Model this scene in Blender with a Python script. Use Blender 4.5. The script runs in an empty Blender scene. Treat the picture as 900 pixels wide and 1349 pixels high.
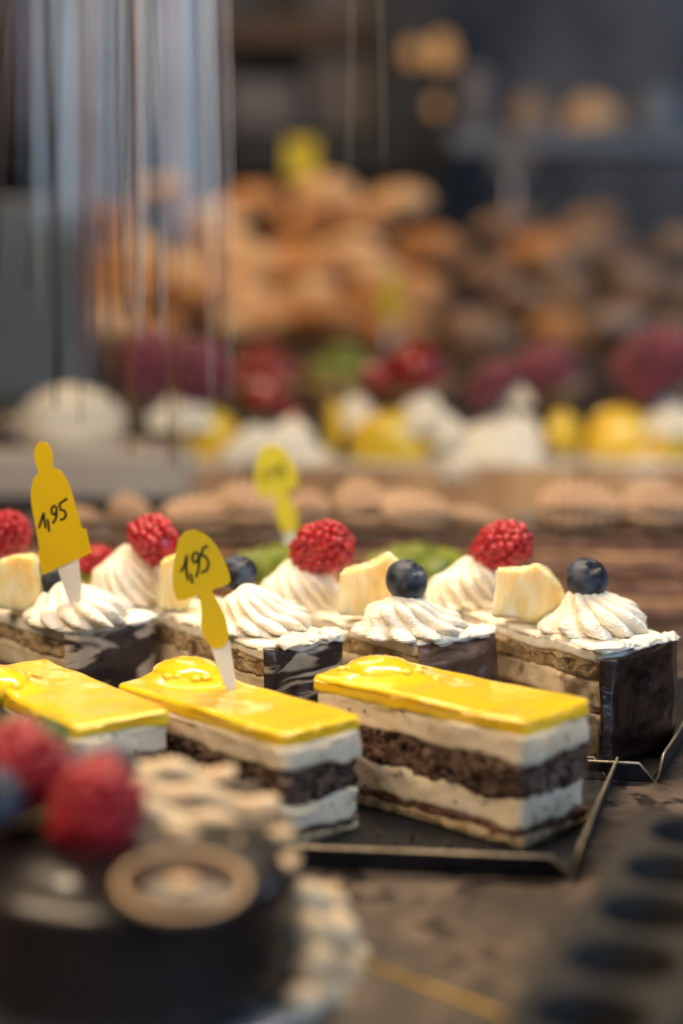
import bpy, bmesh, math, random
from mathutils import Vector, Matrix, noise
random.seed(7)
C = bpy.context.scene.collection
PI = math.pi

# ------------------------------------------------------------------ camera
H = 0.2307                      # eye height above the counter (m)
FPX, HORIZON = 2400.0, 300.0    # focal length and horizon row in photo pixels (900 x 1349)
TILT = math.atan((674.5 - HORIZON) / FPX)
cam = bpy.data.cameras.new('camera')
cam.sensor_fit = 'HORIZONTAL'; cam.sensor_width = 24.0
cam.lens = 24.0 * FPX / 900.0
cam.clip_start = 0.02; cam.clip_end = 50
cam.dof.use_dof = True
cam.dof.focus_distance = 0.775
cam.dof.aperture_fstop = (cam.lens / 1000.0) / 0.0245
cam.dof.aperture_blades = 9
camo = bpy.data.objects.new('camera', cam); C.objects.link(camo)
camo.location = (0, 0, H); camo.rotation_euler = (PI / 2 - TILT, 0, 0)
bpy.context.scene.camera = camo

# ------------------------------------------------------------------ world, lamps, exposure
world = bpy.data.worlds.new('World'); bpy.context.scene.world = world
world.use_nodes = True
bg = world.node_tree.nodes['Background']
bg.inputs['Color'].default_value = (0.42, 0.58, 0.85, 1); bg.inputs['Strength'].default_value = 0.04
sc = bpy.context.scene
sc.view_settings.view_transform = 'Standard'; sc.view_settings.look = 'None'
sc.view_settings.gamma = 1; sc.view_settings.use_curve_mapping = False
sc.view_settings.exposure = 0.0
sc.cycles.use_denoising = True
sc.cycles.max_bounces = 8; sc.cycles.transparent_max_bounces = 12
sc.cycles.sample_clamp_indirect = 4.0

def area(name, loc, target, sx, sy, col, power):
    l = bpy.data.lights.new(name, 'AREA'); l.shape = 'RECTANGLE'; l.size = sx; l.size_y = sy
    l.color = col; l.energy = power
    o = bpy.data.objects.new(name, l); C.objects.link(o)
    o.location = loc
    o.rotation_euler = (Vector(target) - Vector(loc)).to_track_quat('-Z', 'Y').to_euler()
    return o
area('case_lamp', (-0.34, 0.40, 0.58), (-0.02, 0.78, 0.02), 0.5, 0.10, (1.0, 0.74, 0.47), 4.2)
area('case_lamp_over', (0.02, 0.93, 0.60), (0.02, 0.80, 0.0), 0.6, 0.06, (1.0, 0.78, 0.52), 6.8)
area('case_lamp_rear', (-0.05, 1.45, 0.75), (0.0, 1.5, 0.0), 1.0, 0.1, (1.0, 0.72, 0.43), 4.2)
area('bread_lamp', (-0.25, 2.05, 1.0), (-0.2, 2.3, 0.2), 0.5, 0.2, (1.0, 0.64, 0.34), 6.2)
area('right_cool_fill', (1.5, 1.5, 0.9), (0.45, 2.4, 0.2), 0.8, 0.8, (0.58, 0.74, 1.0), 12.0)  # unseen cool fill added to turn the right background blue
area('street_daylight', (1.15, -0.55, 0.85), (0.05, 0.8, 0.0), 1.2, 1.1, (0.50, 0.72, 1.0), 19.0)

# ------------------------------------------------------------------ pixels to places
def ray(px, py):
    x = (px - 450) / FPX; y = (674.5 - py) / FPX
    return Vector((x, math.cos(TILT) + y * math.sin(TILT), -math.sin(TILT) + y * math.cos(TILT)))
def on(px, py, z=0.0):          # where the view ray meets the level z
    d = ray(px, py); return d * ((z - H) / d.z) + Vector((0, 0, H))
def at(px, py, Y):              # where it meets the upright plane y = Y
    d = ray(px, py); return d * (Y / d.y) + Vector((0, 0, H))

# ------------------------------------------------------------------ materials
def nd(nt, t, **kw):
    n = nt.nodes.new(t)
    for k, v in kw.items(): setattr(n, k, v)
    return n
def mat(name, col, col2=None, scale=60, detail=5, lo=.4, hi=.6, rough=.5, rough2=None, bump=0, bscale=200, sss=0, srad=(.5, .3, .2),
        coat=0, metallic=0, trans=0, spec=.5, col3=None, scale3=300, lo3=.62, hi3=.7, stretch=(1, 1, 1), distort=0, sheen=0, ior=1.45, bump2=0, bscale2=40):
    ssc = .0022 if 'cream' in name or 'icing' in name else .006
    m = bpy.data.materials.new(name); m.use_nodes = True
    nt = m.node_tree; p = nt.nodes['Principled BSDF']
    p.inputs['Base Color'].default_value = (*col, 1)
    p.inputs['Roughness'].default_value = rough; p.inputs['Metallic'].default_value = metallic
    p.inputs['Specular IOR Level'].default_value = spec; p.inputs['IOR'].default_value = ior
    p.inputs['Coat Weight'].default_value = coat; p.inputs['Coat Roughness'].default_value = .06
    p.inputs['Transmission Weight'].default_value = trans
    p.inputs['Sheen Weight'].default_value = sheen
    if sss:
        p.inputs['Subsurface Weight'].default_value = sss
        p.inputs['Subsurface Radius'].default_value = srad; p.inputs['Subsurface Scale'].default_value = ssc
    tc = nd(nt, 'ShaderNodeTexCoord'); mp = nd(nt, 'ShaderNodeMapping'); mp.inputs['Scale'].default_value = stretch
    oi = nd(nt, 'ShaderNodeObjectInfo'); ml = nd(nt, 'ShaderNodeMath', operation='MULTIPLY'); ml.inputs[1].default_value = 3.7
    nt.links.new(oi.outputs['Random'], ml.inputs[0]); nt.links.new(ml.outputs[0], mp.inputs['Location'])
    nt.links.new(tc.outputs['Object'], mp.inputs['Vector']); vec = mp.outputs['Vector']
    def tex(s, d=5, dist=0):
        n = nd(nt, 'ShaderNodeTexNoise'); n.inputs['Scale'].default_value = s; n.inputs['Detail'].default_value = d
        n.inputs['Distortion'].default_value = dist
        nt.links.new(vec, n.inputs['Vector']); return n
    def ramp(src, a, b):
        r = nd(nt, 'ShaderNodeMapRange'); r.inputs['From Min'].default_value = a; r.inputs['From Max'].default_value = b
        nt.links.new(src, r.inputs['Value']); return r.outputs['Result']
    cur = None
    if col2:
        fac = ramp(tex(scale, detail, distort).outputs['Fac'], lo, hi)
        mx = nd(nt, 'ShaderNodeMix', data_type='RGBA'); nt.links.new(fac, mx.inputs['Factor'])
        mx.inputs['A'].default_value = (*col, 1); mx.inputs['B'].default_value = (*col2, 1)
        cur = mx.outputs['Result']
        if rough2 is not None:
            rr = nd(nt, 'ShaderNodeMapRange'); rr.inputs['To Min'].default_value = rough; rr.inputs['To Max'].default_value = rough2
            nt.links.new(fac, rr.inputs['Value']); nt.links.new(rr.outputs['Result'], p.inputs['Roughness'])
    if col3:
        fac = ramp(tex(scale3, 3).outputs['Fac'], lo3, hi3)
        mx = nd(nt, 'ShaderNodeMix', data_type='RGBA'); nt.links.new(fac, mx.inputs['Factor'])
        if cur: nt.links.new(cur, mx.inputs['A'])
        else: mx.inputs['A'].default_value = (*col, 1)
        mx.inputs['B'].default_value = (*col3, 1); cur = mx.outputs['Result']
    if cur: nt.links.new(cur, p.inputs['Base Color'])
    nrm = None
    for b, s in ((bump, bscale), (bump2, bscale2)):
        if b:
            bn = nd(nt, 'ShaderNodeBump'); bn.inputs['Strength'].default_value = 1; bn.inputs['Distance'].default_value = b
            nt.links.new(tex(s, 6).outputs['Fac'], bn.inputs['Height'])
            if nrm: nt.links.new(nrm, bn.inputs['Normal'])
            nrm = bn.outputs['Normal']
    if nrm: nt.links.new(nrm, p.inputs['Normal'])
    return m
def clear_mat(name, tint, gloss_rough, ior, bump=0, bscale=30):
    m = bpy.data.materials.new(name); m.use_nodes = True; nt = m.node_tree; nt.nodes.clear()
    out = nd(nt, 'ShaderNodeOutputMaterial'); mx = nd(nt, 'ShaderNodeMixShader'); fr = nd(nt, 'ShaderNodeFresnel')
    fr.inputs['IOR'].default_value = ior
    tr = nd(nt, 'ShaderNodeBsdfTransparent'); tr.inputs['Color'].default_value = (*tint, 1)
    gl = nd(nt, 'ShaderNodeBsdfGlossy'); gl.inputs['Roughness'].default_value = gloss_rough
    nt.links.new(fr.outputs[0], mx.inputs[0]); nt.links.new(tr.outputs[0], mx.inputs[1]); nt.links.new(gl.outputs[0], mx.inputs[2])
    nt.links.new(mx.outputs[0], out.inputs['Surface'])
    if bump:
        tc = nd(nt, 'ShaderNodeTexCoord'); n = nd(nt, 'ShaderNodeTexNoise'); n.inputs['Scale'].default_value = bscale
        b = nd(nt, 'ShaderNodeBump'); b.inputs['Distance'].default_value = bump
        nt.links.new(tc.outputs['Object'], n.inputs['Vector']); nt.links.new(n.outputs['Fac'], b.inputs['Height'])
        nt.links.new(b.outputs[0], gl.inputs['Normal']); nt.links.new(b.outputs[0], fr.inputs['Normal'])
    return m

M = {}
M['stone'] = mat('mottled_stone', (.042, .033, .028), (.150, .115, .094), scale=34, detail=9, lo=.42, hi=.62, rough=.42, rough2=.3, bump=.0004, bscale=90,
                 col3=(.03, .024, .022), scale3=75, lo3=.52, hi3=.6)
M['cream'] = mat('whipped_cream', (.92, .87, .76), (.87, .79, .63), scale=55, lo=.45, hi=.75, rough=.45, bump=.0004, bscale=220, sss=.6, srad=(.7, .5, .3), bump2=.0006, bscale2=70)
M['filling'] = mat('cream_filling', (.78, .67, .50), (.62, .49, .34), scale=30, detail=3, lo=.42, hi=.8, rough=.5, bump=.0005, bscale=260, sss=.5, srad=(.7, .5, .3), bump2=.0008, bscale2=55, col3=(.34, .20, .11), scale3=110, lo3=.64, hi3=.76)
M['choc_sponge'] = mat('chocolate_sponge', (.095, .054, .037), (.26, .17, .12), scale=190, detail=7, lo=.40, hi=.64, rough=.9, spec=.2, bump=.0035, bscale=520, col3=(.012, .006, .004), scale3=330, lo3=.54, hi3=.60, bump2=.003, bscale2=180)
M['tan_sponge'] = mat('tan_sponge', (.36, .25, .13), (.52, .40, .25), scale=140, lo=.4, hi=.65, rough=.85, bump=.003, bscale=300, col3=(.16, .09, .04), scale3=160, lo3=.58, hi3=.66)
M['brown_line'] = mat('brown_base', (.085, .034, .017), (.20, .105, .06), scale=80, lo=.45, hi=.65, rough=.6, bump=.002, bscale=200)
M['lemon'] = mat('lemon_glaze', (.88, .61, .014), (.82, .50, .010), scale=30, lo=.48, hi=.9, rough=.24, coat=1.0, sss=.5, srad=(1.0, .6, .08), bump=.0003, bscale=60, distort=1.0)
M['lemon_edge'] = mat('lemon_glaze_lip', (.78, .50, .06), (.66, .35, .06), scale=60, lo=.4, hi=.7, rough=.25, coat=.4, sss=.3, srad=(.8, .5, .1), bump=.001, bscale=120)
M['raspberry'] = mat('raspberry', (.40, .010, .022), (.26, .004, .012), scale=120, lo=.4, hi=.7, rough=.28, sss=.35, srad=(.9, .12, .1), coat=.25, bump=.0003, bscale=600)
M['raspberry_veiled'] = mat('raspberry_veiled', (.20, .020, .045), (.12, .012, .03), scale=90, rough=.4, sss=.3, srad=(.9, .1, .1), sheen=.3)  # bluish window veil put into the muted colour
M['blueberry'] = mat('blueberry', (.008, .010, .020), (.085, .11, .16), scale=130, detail=7, lo=.40, hi=.72, rough=.45, bump=.0003, bscale=300, spec=.4, rough2=.6)
M['pineapple'] = mat('pineapple', (.93, .80, .47), (.89, .68, .28), scale=150, detail=6, lo=.35, hi=.72, rough=.15, sss=1.0, srad=(1.0, .8, .35), coat=.7, bump=.0014, bscale=300, bump2=.0012, bscale2=110, stretch=(1, 1, .38), col3=(.95, .90, .72), scale3=170, lo3=.50, hi3=.74)
M['dark_choc'] = mat('dark_chocolate', (.020, .009, .006), (.060, .026, .015), scale=40, lo=.4, hi=.7, rough=.22, coat=.6, bump=.0030, bscale=34, stretch=(1, 1, 2.4))
M['marbled'] = mat('marbled_chocolate', (.038, .026, .024), (.52, .42, .31), scale=30, detail=3, lo=.50, hi=.57, rough=.33, bump=.001, bscale=60, distort=2.2, stretch=(1, .6, 2.2))
M['veined'] = mat('veined_chocolate', (.085, .042, .026), (.32, .20, .14), scale=34, detail=4, lo=.54, hi=.68, rough=.3, bump=.0012, bscale=50, distort=1.6, stretch=(1, .5, 2.5))
M['tag_yellow'] = mat('tag_yellow', (.70, .49, .008), (.65, .45, .010), scale=25, rough=.38)
M['tag_lime'] = mat('tag_lime_yellow', (.66, .55, .03), rough=.38)
M['tag_white'] = mat('tag_white', (.74, .73, .71), (.66, .65, .62), scale=40, rough=.42)
M['ink'] = mat('black_ink', (.012, .014, .012), rough=.5)
M['tray'] = mat('tray_card', (.008, .009, .012), (.016, .017, .021), scale=60, spec=.3, rough=.5, bump=.0004, bscale=160)
M['gold_edge'] = mat('gold_edge', (.52, .44, .33), (.30, .25, .18), scale=160, lo=.35, hi=.6, rough=.35, metallic=.5, bump=.0006, bscale=500)
M['gold_line'] = mat('gold_line', (.55, .36, .06), rough=.4, metallic=.6)
M['black_rubber'] = mat('black_rubber', (.020, .019, .019), (.030, .028, .027), scale=70, rough=.75, spec=.25, bump=.0003, bscale=300)
M['film'] = clear_mat('clear_film', (.97, .98, 1), .09, 1.45, .004, 55)
M['pane'] = clear_mat('glass_pane', (.95, .97, .985), .03, 1.32)
M['kiwi'] = mat('green_fruit', (.13, .17, .012), (.23, .27, .03), scale=60, rough=.2, sss=.3, srad=(.3, .6, .1), coat=.6, bump=.001, bscale=90)
M['shell_cream'] = mat('beige_cream', (.74, .52, .36), (.64, .42, .27), scale=70, rough=.5, bump=.001, bscale=150, sss=.2)
M['tan_cake'] = mat('tan_cake', (.56, .35, .18), (.42, .24, .12), scale=22, lo=.4, hi=.6, rough=.6, bump=.001, bscale=120)
M['pink_layer'] = mat('pink_brown_layer', (.30, .16, .11), (.22, .11, .075), scale=70, rough=.7, bump=.002, bscale=150)
M['peach'] = mat('yellow_fruit', (.82, .60, .06), (.78, .50, .03), scale=40, rough=.25, coat=.5, sss=.3, srad=(.9, .5, .1))
M['red_fruit'] = mat('red_fruit', (.30, .016, .012), (.17, .01, .01), scale=60, rough=.2, coat=.5, sss=.25, srad=(.9, .1, .1))
M['white_icing'] = mat('white_icing', (.74, .68, .58), (.64, .56, .45), scale=40, rough=.5, sss=.2)
M['bread'] = mat('bread_crust', (.36, .145, .04), (.62, .34, .14), scale=30, detail=6, lo=.38, hi=.62, rough=.6, bump=.003, bscale=70, col3=(.27, .09, .02), scale3=30, lo3=.56, hi3=.68)
M['bread_pale'] = mat('pale_bread_crust', (.62, .38, .19), (.72, .50, .29), scale=30, rough=.65, bump=.003, bscale=70)
M['bread_dark'] = mat('rye_crust', (.17, .10, .06), (.34, .25, .18), scale=24, detail=6, lo=.42, hi=.62, rough=.75, bump=.003, bscale=70)
M['wall'] = mat('veil_grey_wall', (.030, .035, .042), (.10, .105, .112), scale=7, rough=.6)  # blue-grey takes in the haze reflected by the front window
M['shelf_dark'] = mat('dark_shelf', (.012, .014, .017), rough=.45)
M['shelf_wood'] = mat('brown_shelf', (.10, .05, .022), (.06, .03, .015), scale=20, rough=.5, stretch=(1, 8, 8))
M['grey_panel'] = mat('grey_panel', (.16, .15, .155), (.12, .115, .12), scale=8, rough=.5)
M['veil_blue'] = mat('veil_blue_panel', (.17, .20, .235), (.12, .145, .17), scale=6, rough=.4)  # blue-grey of the window veil put into the colour
M['pale_blue'] = mat('reflected_blue', (.30, .40, .54), (.20, .28, .40), scale=9, rough=.6)  # blue of bands reflected in the window, set as a colour
M['plate'] = mat('pale_plate', (.30, .34, .40), rough=.2, coat=.3)
M['almond'] = mat('white_chocolate_drop', (.70, .55, .36), (.62, .45, .26), scale=50, rough=.5, sss=.2)
M['striped'] = mat('striped_chocolate', (.07, .03, .015), (.40, .26, .13), scale=120, detail=1, lo=.47, hi=.53, rough=.4, stretch=(.15, 1, .15))
M['glaze'] = mat('chocolate_glaze', (.008, .007, .008), (.016, .012, .012), scale=30, rough=.34, coat=.25)
M['gold_print'] = mat('gold_print', (.50, .33, .18), rough=.45)
M['choc_disc'] = mat('milk_chocolate_disc', (.035, .016, .010), rough=.35)
M['leaf'] = mat('leaf_green', (.03, .075, .02), (.05, .11, .03), scale=60, rough=.5)
M['paper'] = mat('paper_lining', (.62, .62, .62), rough=.7)
M['white_streak'] = mat('white_streak', (.50, .54, .60), rough=.5)  # this and the next three colour the lines reflected in the window
M['grey_streak'] = mat('grey_streak', (.16, .16, .17), rough=.6)
M['dark_streak'] = mat('dark_streak', (.012, .012, .015), rough=.6)
M['brown_streak'] = mat('brown_streak', (.16, .06, .025), rough=.6)
M['shelf_white'] = mat('pale_shelf', (.50, .45, .40), (.44, .39, .34), scale=10, rough=.45)
M['bulb'] = bpy.data.materials.new('bulb_glow'); M['bulb'].use_nodes = True
_p = M['bulb'].node_tree.nodes['Principled BSDF']; _p.inputs['Emission Color'].default_value = (1, .50, .18, 1); _p.inputs['Emission Strength'].default_value = .5; _p.inputs['Base Color'].default_value = (.1, .05, .02, 1)

# ------------------------------------------------------------------ object helpers
def tag(o, label, cat, group=None):
    o['label'] = label; o['category'] = cat
    if group: o['group'] = group
    return o
def empty(name, loc, yaw, label, cat, group=None):
    o = bpy.data.objects.new(name, None); C.objects.link(o); o.empty_display_size = .01
    o.location = loc; o.rotation_euler = (0, 0, yaw)
    return tag(o, label, cat, group)
def link(name, me, m, parent=None, loc=(0, 0, 0), rot=(0, 0, 0), scale=(1, 1, 1)):
    o = bpy.data.objects.new(name, me); C.objects.link(o)
    if m is not None and not me.materials: me.materials.append(m)
    o.parent = parent; o.location = loc; o.rotation_euler = rot; o.scale = scale
    return o
def mesh(name, V, F, smooth=True):
    me = bpy.data.meshes.new(name); me.from_pydata([tuple(v) for v in V], [], F); me.update()
    if smooth: me.polygons.foreach_set('use_smooth', [True] * len(me.polygons))
    return me
def from_bm(name, bm, smooth=True):
    bmesh.ops.recalc_face_normals(bm, faces=bm.faces)
    me = bpy.data.meshes.new(name); bm.to_mesh(me); bm.free()
    if smooth: me.polygons.foreach_set('use_smooth', [True] * len(me.polygons))
    return me
def N(p, f, s=0.0):
    return noise.noise(Vector((p[0] * f + s, p[1] * f - s * .7, p[2] * f + s * .31)))
def rbox_mesh(name, sx, sy, sz, r=.002, seg=3, base=True):
    bm = bmesh.new(); bmesh.ops.create_cube(bm, size=1)
    for v in bm.verts:
        v.co = Vector((v.co.x * sx, v.co.y * sy, (v.co.z + (.5 if base else 0)) * sz))
    bmesh.ops.bevel(bm, geom=list(bm.edges), offset=min(r, .45 * min(sx, sy, sz)), segments=seg, affect='EDGES', profile=.5)
    return from_bm(name, bm, False)
def local(parent, p):
    c, s = math.cos(parent.rotation_euler.z), math.sin(parent.rotation_euler.z)
    d = Vector(p) - Vector(parent.location)
    return Vector((c * d.x + s * d.y, -s * d.x + c * d.y, d.z))

def prism(name, L, W, r, zb, zt, amp=.0006, freq=160, K=9, step=.0016, caps=9, lip=.0, seed=0.0, topamp=.0004, round_top=.0015, amp2=.0012, freq2=40):
    """a layer of cake: rounded rectangle in plan, lower and upper faces given as functions of (x, y), rough cut sides"""
    loop = []
    hx, hy = L / 2 - r, W / 2 - r
    def seg(a, b):
        n = max(2, int((Vector(b) - Vector(a)).length / step))
        return [(a[0] + (b[0] - a[0]) * i / n, a[1] + (b[1] - a[1]) * i / n) for i in range(n)]
    for cx, cy, a0, nxt in ((hx, hy, 0, (-hx, hy + r)), (-hx, hy, PI / 2, (-hx - r, -hy)), (-hx, -hy, PI, (hx, -hy - r)), (hx, -hy, 1.5 * PI, (hx + r, hy))):
        na = 6
        arc = [(cx + r * math.cos(a0 + PI / 2 * i / na), cy + r * math.sin(a0 + PI / 2 * i / na), a0 + PI / 2 * i / na) for i in range(na)]
        loop += arc
        end = (cx + r * math.cos(a0 + PI / 2), cy + r * math.sin(a0 + PI / 2))
        loop += [(x, y, a0 + PI / 2) for x, y in seg(end, nxt)]
    n = len(loop); V = []; F = []; rim_d = []
    for m in range(caps, 0, -1):                         # underside, from the middle outwards
        s = 1 - m / caps * .97
        for x, y, a in loop: V.append((x * s, y * s, zb(x * s, y * s)))
    for k in range(K + 1):
        t = k / K
        for x, y, a in loop:
            z0, z1 = zb(x, y), zt(x, y); z = z0 + (z1 - z0) * t
            p = (x, y, z)
            d = amp * N(p, freq, seed) + amp * .6 * N(p, freq * 2.7, seed + 5) + amp2 * N(p, freq2, seed + 9) + lip * math.sin(PI * min(1, t * 1.0))
            if k == 0: d -= min(round_top, .0015) * .5
            if k == K: z -= round_top; rim_d.append(d)
            if k == K - 1: z = min(z, z1 - round_top * 1.4)
            V.append((x + d * math.cos(a), y + d * math.sin(a), z))
    for q in range(1, 5):
        an = PI / 2 * q / 4
        for (x, y, a), d in zip(loop, rim_d):
            e = d - round_top * (1 - math.cos(an)) * 1.3
            V.append((x + e * math.cos(a), y + e * math.sin(a), zt(x, y) - round_top * (1 - math.sin(an))))
    for m in range(1, caps + 1):
        s = (1 - round_top * 3 / W) * (1 - m / caps * .97) if m < caps else .02
        for x, y, a in loop:
            q = (x * s, y * s, 0)
            V.append((x * s, y * s, zt(x * s, y * s) + topamp * (N(q, 60, seed) + .5 * N(q, 180, seed))))
    R = len(V) // n
    for j in range(R - 1):
        for i in range(n):
            a, b = j * n + i, j * n + (i + 1) % n
            F.append((a, b, b + n, a + n))
    F.append(tuple(reversed(range(n)))); F.append(tuple(range((R - 1) * n, R * n)))
    return mesh(name, V, F)

def swirl_mesh(name, R, Hh, ridges=9, twist=2.2, turns=1.6, seed=0, depth=.16, nt=240, nh=80):
    """piped rosette: star-nozzle ridges wound up a coil"""
    V, F = [], []
    for j in range(nh + 1):
        h = j / nh
        for i in range(nt):
            th = 2 * PI * i / nt
            coil = math.cos(2 * PI * (turns * h * 1.0) - th)
            prof = (1 - h) ** .62 * (1 + .12 * math.sin(PI * h)) + .02
            if h < .12: prof *= .90 + .10 * math.sin(h / .12 * PI / 2)
            ph = ridges * th / 2 + twist * h * PI + .25 * coil
            ridge = abs(math.cos(ph)) ** .8
            rr = R * prof * (1 - depth * (1 - ridge) * (1 - h * .4) + .085 * coil * (1 - h))
            p = (math.cos(th), math.sin(th), h)
            rr *= 1 + .13 * N(p, 1.6, seed) + .03 * N(p, 6, seed + 3) + .045 * N((p[0], p[1], h * 2.5), 22, seed + 8)
            z = Hh * (h + .05 * coil * math.sin(PI * h)) + Hh * .03 * N(p, 5, seed + 11)
            lean = .28 * R * h * h
            V.append((rr * math.cos(th) + lean * math.cos(seed), rr * math.sin(th) + lean * math.sin(seed), z))
    for j in range(nh):
        for i in range(nt):
            a, b = j * nt + i, j * nt + (i + 1) % nt
            F.append((a, b, b + nt, a + nt))
    F.append(tuple(reversed(range(nt)))); F.append(tuple(range(nh * nt, (nh + 1) * nt)))
    return mesh(name, V, F)

def berry_mesh(name, seed, sub=2):
    """raspberry of unit radius: drupelets packed in rings round a core, hollow end down"""
    rnd = random.Random(seed); bm = bmesh.new()
    bmesh.ops.create_icosphere(bm, subdivisions=3, radius=.90)
    for v in bm.verts: v.co.z *= 1.04
    rows = [(1.5, 1), (1.2, 6), (.92, 10), (.64, 14), (.36, 16), (.08, 17), (-.20, 17), (-.48, 15), (-.78, 11)]
    for ri, (lat, n) in enumerate(rows):
        for k in range(n):
            a = 2 * PI * (k + .5 * (ri % 2)) / n + rnd.uniform(-.09, .09); la = lat + rnd.uniform(-.06, .06)
            c = Vector((math.cos(la) * math.cos(a) * .88, math.cos(la) * math.sin(a) * .88, math.sin(la) * 1.0))
            s = .190 * rnd.uniform(.80, 1.18); c *= rnd.uniform(.95, 1.04)
            r = bmesh.ops.create_icosphere(bm, subdivisions=sub, radius=s)
            sq = Matrix.Translation(c)
            for v in r['verts']: v.co = sq @ v.co
    for v in bm.verts: v.co *= 1 + .16 * N(v.co, 1.1, seed * 3.3 + 1)
    return from_bm(name, bm)
def blueberry_mesh(name):
    V, F = [], []; nt, nh = 40, 30
    for j in range(nh + 1):
        h = j / nh; a = -PI / 2 + PI * h * .985
        for i in range(nt):
            th = 2 * PI * i / nt
            r = math.cos(a); z = math.sin(a) * .88
            if h > .84:                                     # calyx: raised, scalloped crown round a dimple
                u = (h - .84) / .16
                z += .10 * math.sin(PI * min(1, u * 1.6)) * (.6 + .4 * math.cos(5 * th)) - .22 * max(0, u - .45)
            k = 1 + .03 * N((math.cos(th), math.sin(th), h), 2)
            V.append((r * math.cos(th) * k, r * math.sin(th) * k, z))
    for j in range(nh):
        for i in range(nt):
            a, b = j * nt + i, j * nt + (i + 1) % nt; F.append((a, b, b + nt, a + nt))
    F.append(tuple(reversed(range(nt)))); F.append(tuple(range(nh * nt, (nh + 1) * nt)))
    return mesh(name, V, F)
def chunk_mesh(name, w, d, h, seed, top=.75):
    """fruit chunk cut to a wedge, with fibrous faces"""
    rnd = random.Random(seed); bm = bmesh.new(); bmesh.ops.create_cube(bm, size=1)
    for v in bm.verts:
        t = top if v.co.z > 0 else 1
        v.co = Vector((v.co.x * w * t + rnd.uniform(-.1, .1) * w, v.co.y * d * t + rnd.uniform(-.1, .1) * d, (v.co.z + .5) * h + rnd.uniform(-.14, .14) * h * (1 if v.co.z > 0 else 0)))
    bmesh.ops.bevel(bm, geom=list(bm.edges), offset=.08 * w, segments=2, affect='EDGES')
    bmesh.ops.triangulate(bm, faces=bm.faces)
    bmesh.ops.subdivide_edges(bm, edges=list(bm.edges), cuts=5, use_grid_fill=True)
    bm.normal_update()
    for v in bm.verts:
        q = (v.co.x * 1.0, v.co.y * 1.0, v.co.z * .4)
        v.co += v.normal * (w * .045 * N(q, 4 / w, seed) + w * .022 * N(q, 14 / w, seed + 2))
    return from_bm(name, bm)
def wedge_mesh(name, outline, depth, seed):
    """pineapple chunk: an uneven cut outline with fibres running down it, tapering to the back"""
    n = len(outline); bm = bmesh.new()
    fr = [bm.verts.new((x, -depth / 2 + .0015 * N((x, z, 0), 90, seed), z)) for x, z in outline]
    bk = [bm.verts.new((x * .72 + .002, depth / 2, z * .78)) for x, z in outline]
    bm.faces.new(fr); bm.faces.new(list(reversed(bk)))
    for i in range(n): bm.faces.new((fr[i], bk[i], bk[(i + 1) % n], fr[(i + 1) % n]))
    bmesh.ops.recalc_face_normals(bm, faces=bm.faces)
    bmesh.ops.bevel(bm, geom=list(bm.edges), offset=.0011, segments=2, affect='EDGES')
    bmesh.ops.triangulate(bm, faces=bm.faces)
    for _ in range(4):
        lg = [e for e in bm.edges if e.calc_length() > .0013]
        if lg: bmesh.ops.subdivide_edges(bm, edges=lg, cuts=1); bmesh.ops.triangulate(bm, faces=[f for f in bm.faces if len(f.verts) > 3])
    bm.normal_update()
    for v in bm.verts:
        q = (v.co.x, v.co.y, v.co.z * .28)
        v.co += v.normal * (.0007 * N(q, 330, seed) + .0008 * N(v.co, 90, seed + 2) + .0003 * N(q, 800, seed))
    return from_bm(name, bm)
def blob_mesh(name, sx, sy, sz, seed, amp=.12, f=1.6, sub=4, flat=True):
    bm = bmesh.new(); bmesh.ops.create_icosphere(bm, subdivisions=sub, radius=1)
    for v in bm.verts:
        k = 1 + amp * N(v.co, f, seed) + amp * .3 * N(v.co, f * 4, seed)
        c = v.co * k
        if flat and c.z < -.55: c.z = -.55 + (c.z + .55) * .2
        v.co = Vector((c.x * sx, c.y * sy, c.z * sz))
    return from_bm(name, bm)
def tube(name, pts, r, nseg=8, flat=1.0):
    V, F = [], []; n = len(pts); pts = [Vector(p) for p in pts]
    for i, p in enumerate(pts):
        t = (pts[min(i + 1, n - 1)] - pts[max(i - 1, 0)]).normalized()
        up = Vector((0, 1, 0)) if abs(t.y) < .9 else Vector((1, 0, 0))
        a = t.cross(up).normalized(); b = a.cross(t).normalized()
        for k in range(nseg):
            th = 2 * PI * k / nseg; V.append(p + a * r * math.cos(th) + b * r * flat * math.sin(th))
    for i in range(n - 1):
        for k in range(nseg):
            x, y = i * nseg + k, i * nseg + (k + 1) % nseg; F.append((x, y, y + nseg, x + nseg))
    F.append(tuple(reversed(range(nseg)))); F.append(tuple(range((n - 1) * nseg, n * nseg)))
    return mesh(name, V, F)
def smooth_path(pts, k=5):
    P = [Vector((*p, 0)) if len(p) == 2 else Vector(p) for p in pts]; out = []
    for i in range(len(P) - 1):
        a, b, c, d = P[max(i - 1, 0)], P[i], P[i + 1], P[min(i + 2, len(P) - 1)]
        for j in range(k):
            t = j / k
            out.append(.5 * ((2 * b) + (c - a) * t + (2 * a - 5 * b + 4 * c - d) * t * t + (3 * b - a - 3 * c + d) * t ** 3))
    out.append(P[-1]); return out

# ------------------------------------------------------------------ the counter
def struct(o): o['kind'] = 'structure'; return o
bm = bmesh.new()
vs = [bm.verts.new(p) for p in ((-1.6, .12, 0), (1.6, .12, 0), (1.6, 3.2, 0), (-1.6, 3.2, 0), (-1.6, .12, -.03), (1.6, .12, -.03), (1.6, 3.2, -.03), (-1.6, 3.2, -.03))]
for f in ((0, 1, 2, 3), (7, 6, 5, 4), (0, 4, 5, 1), (1, 5, 6, 2), (2, 6, 7, 3), (3, 7, 4, 0)): bm.faces.new([vs[i] for i in f])
struct(link('counter', from_bm('counter', bm, False), M['stone']))

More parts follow.
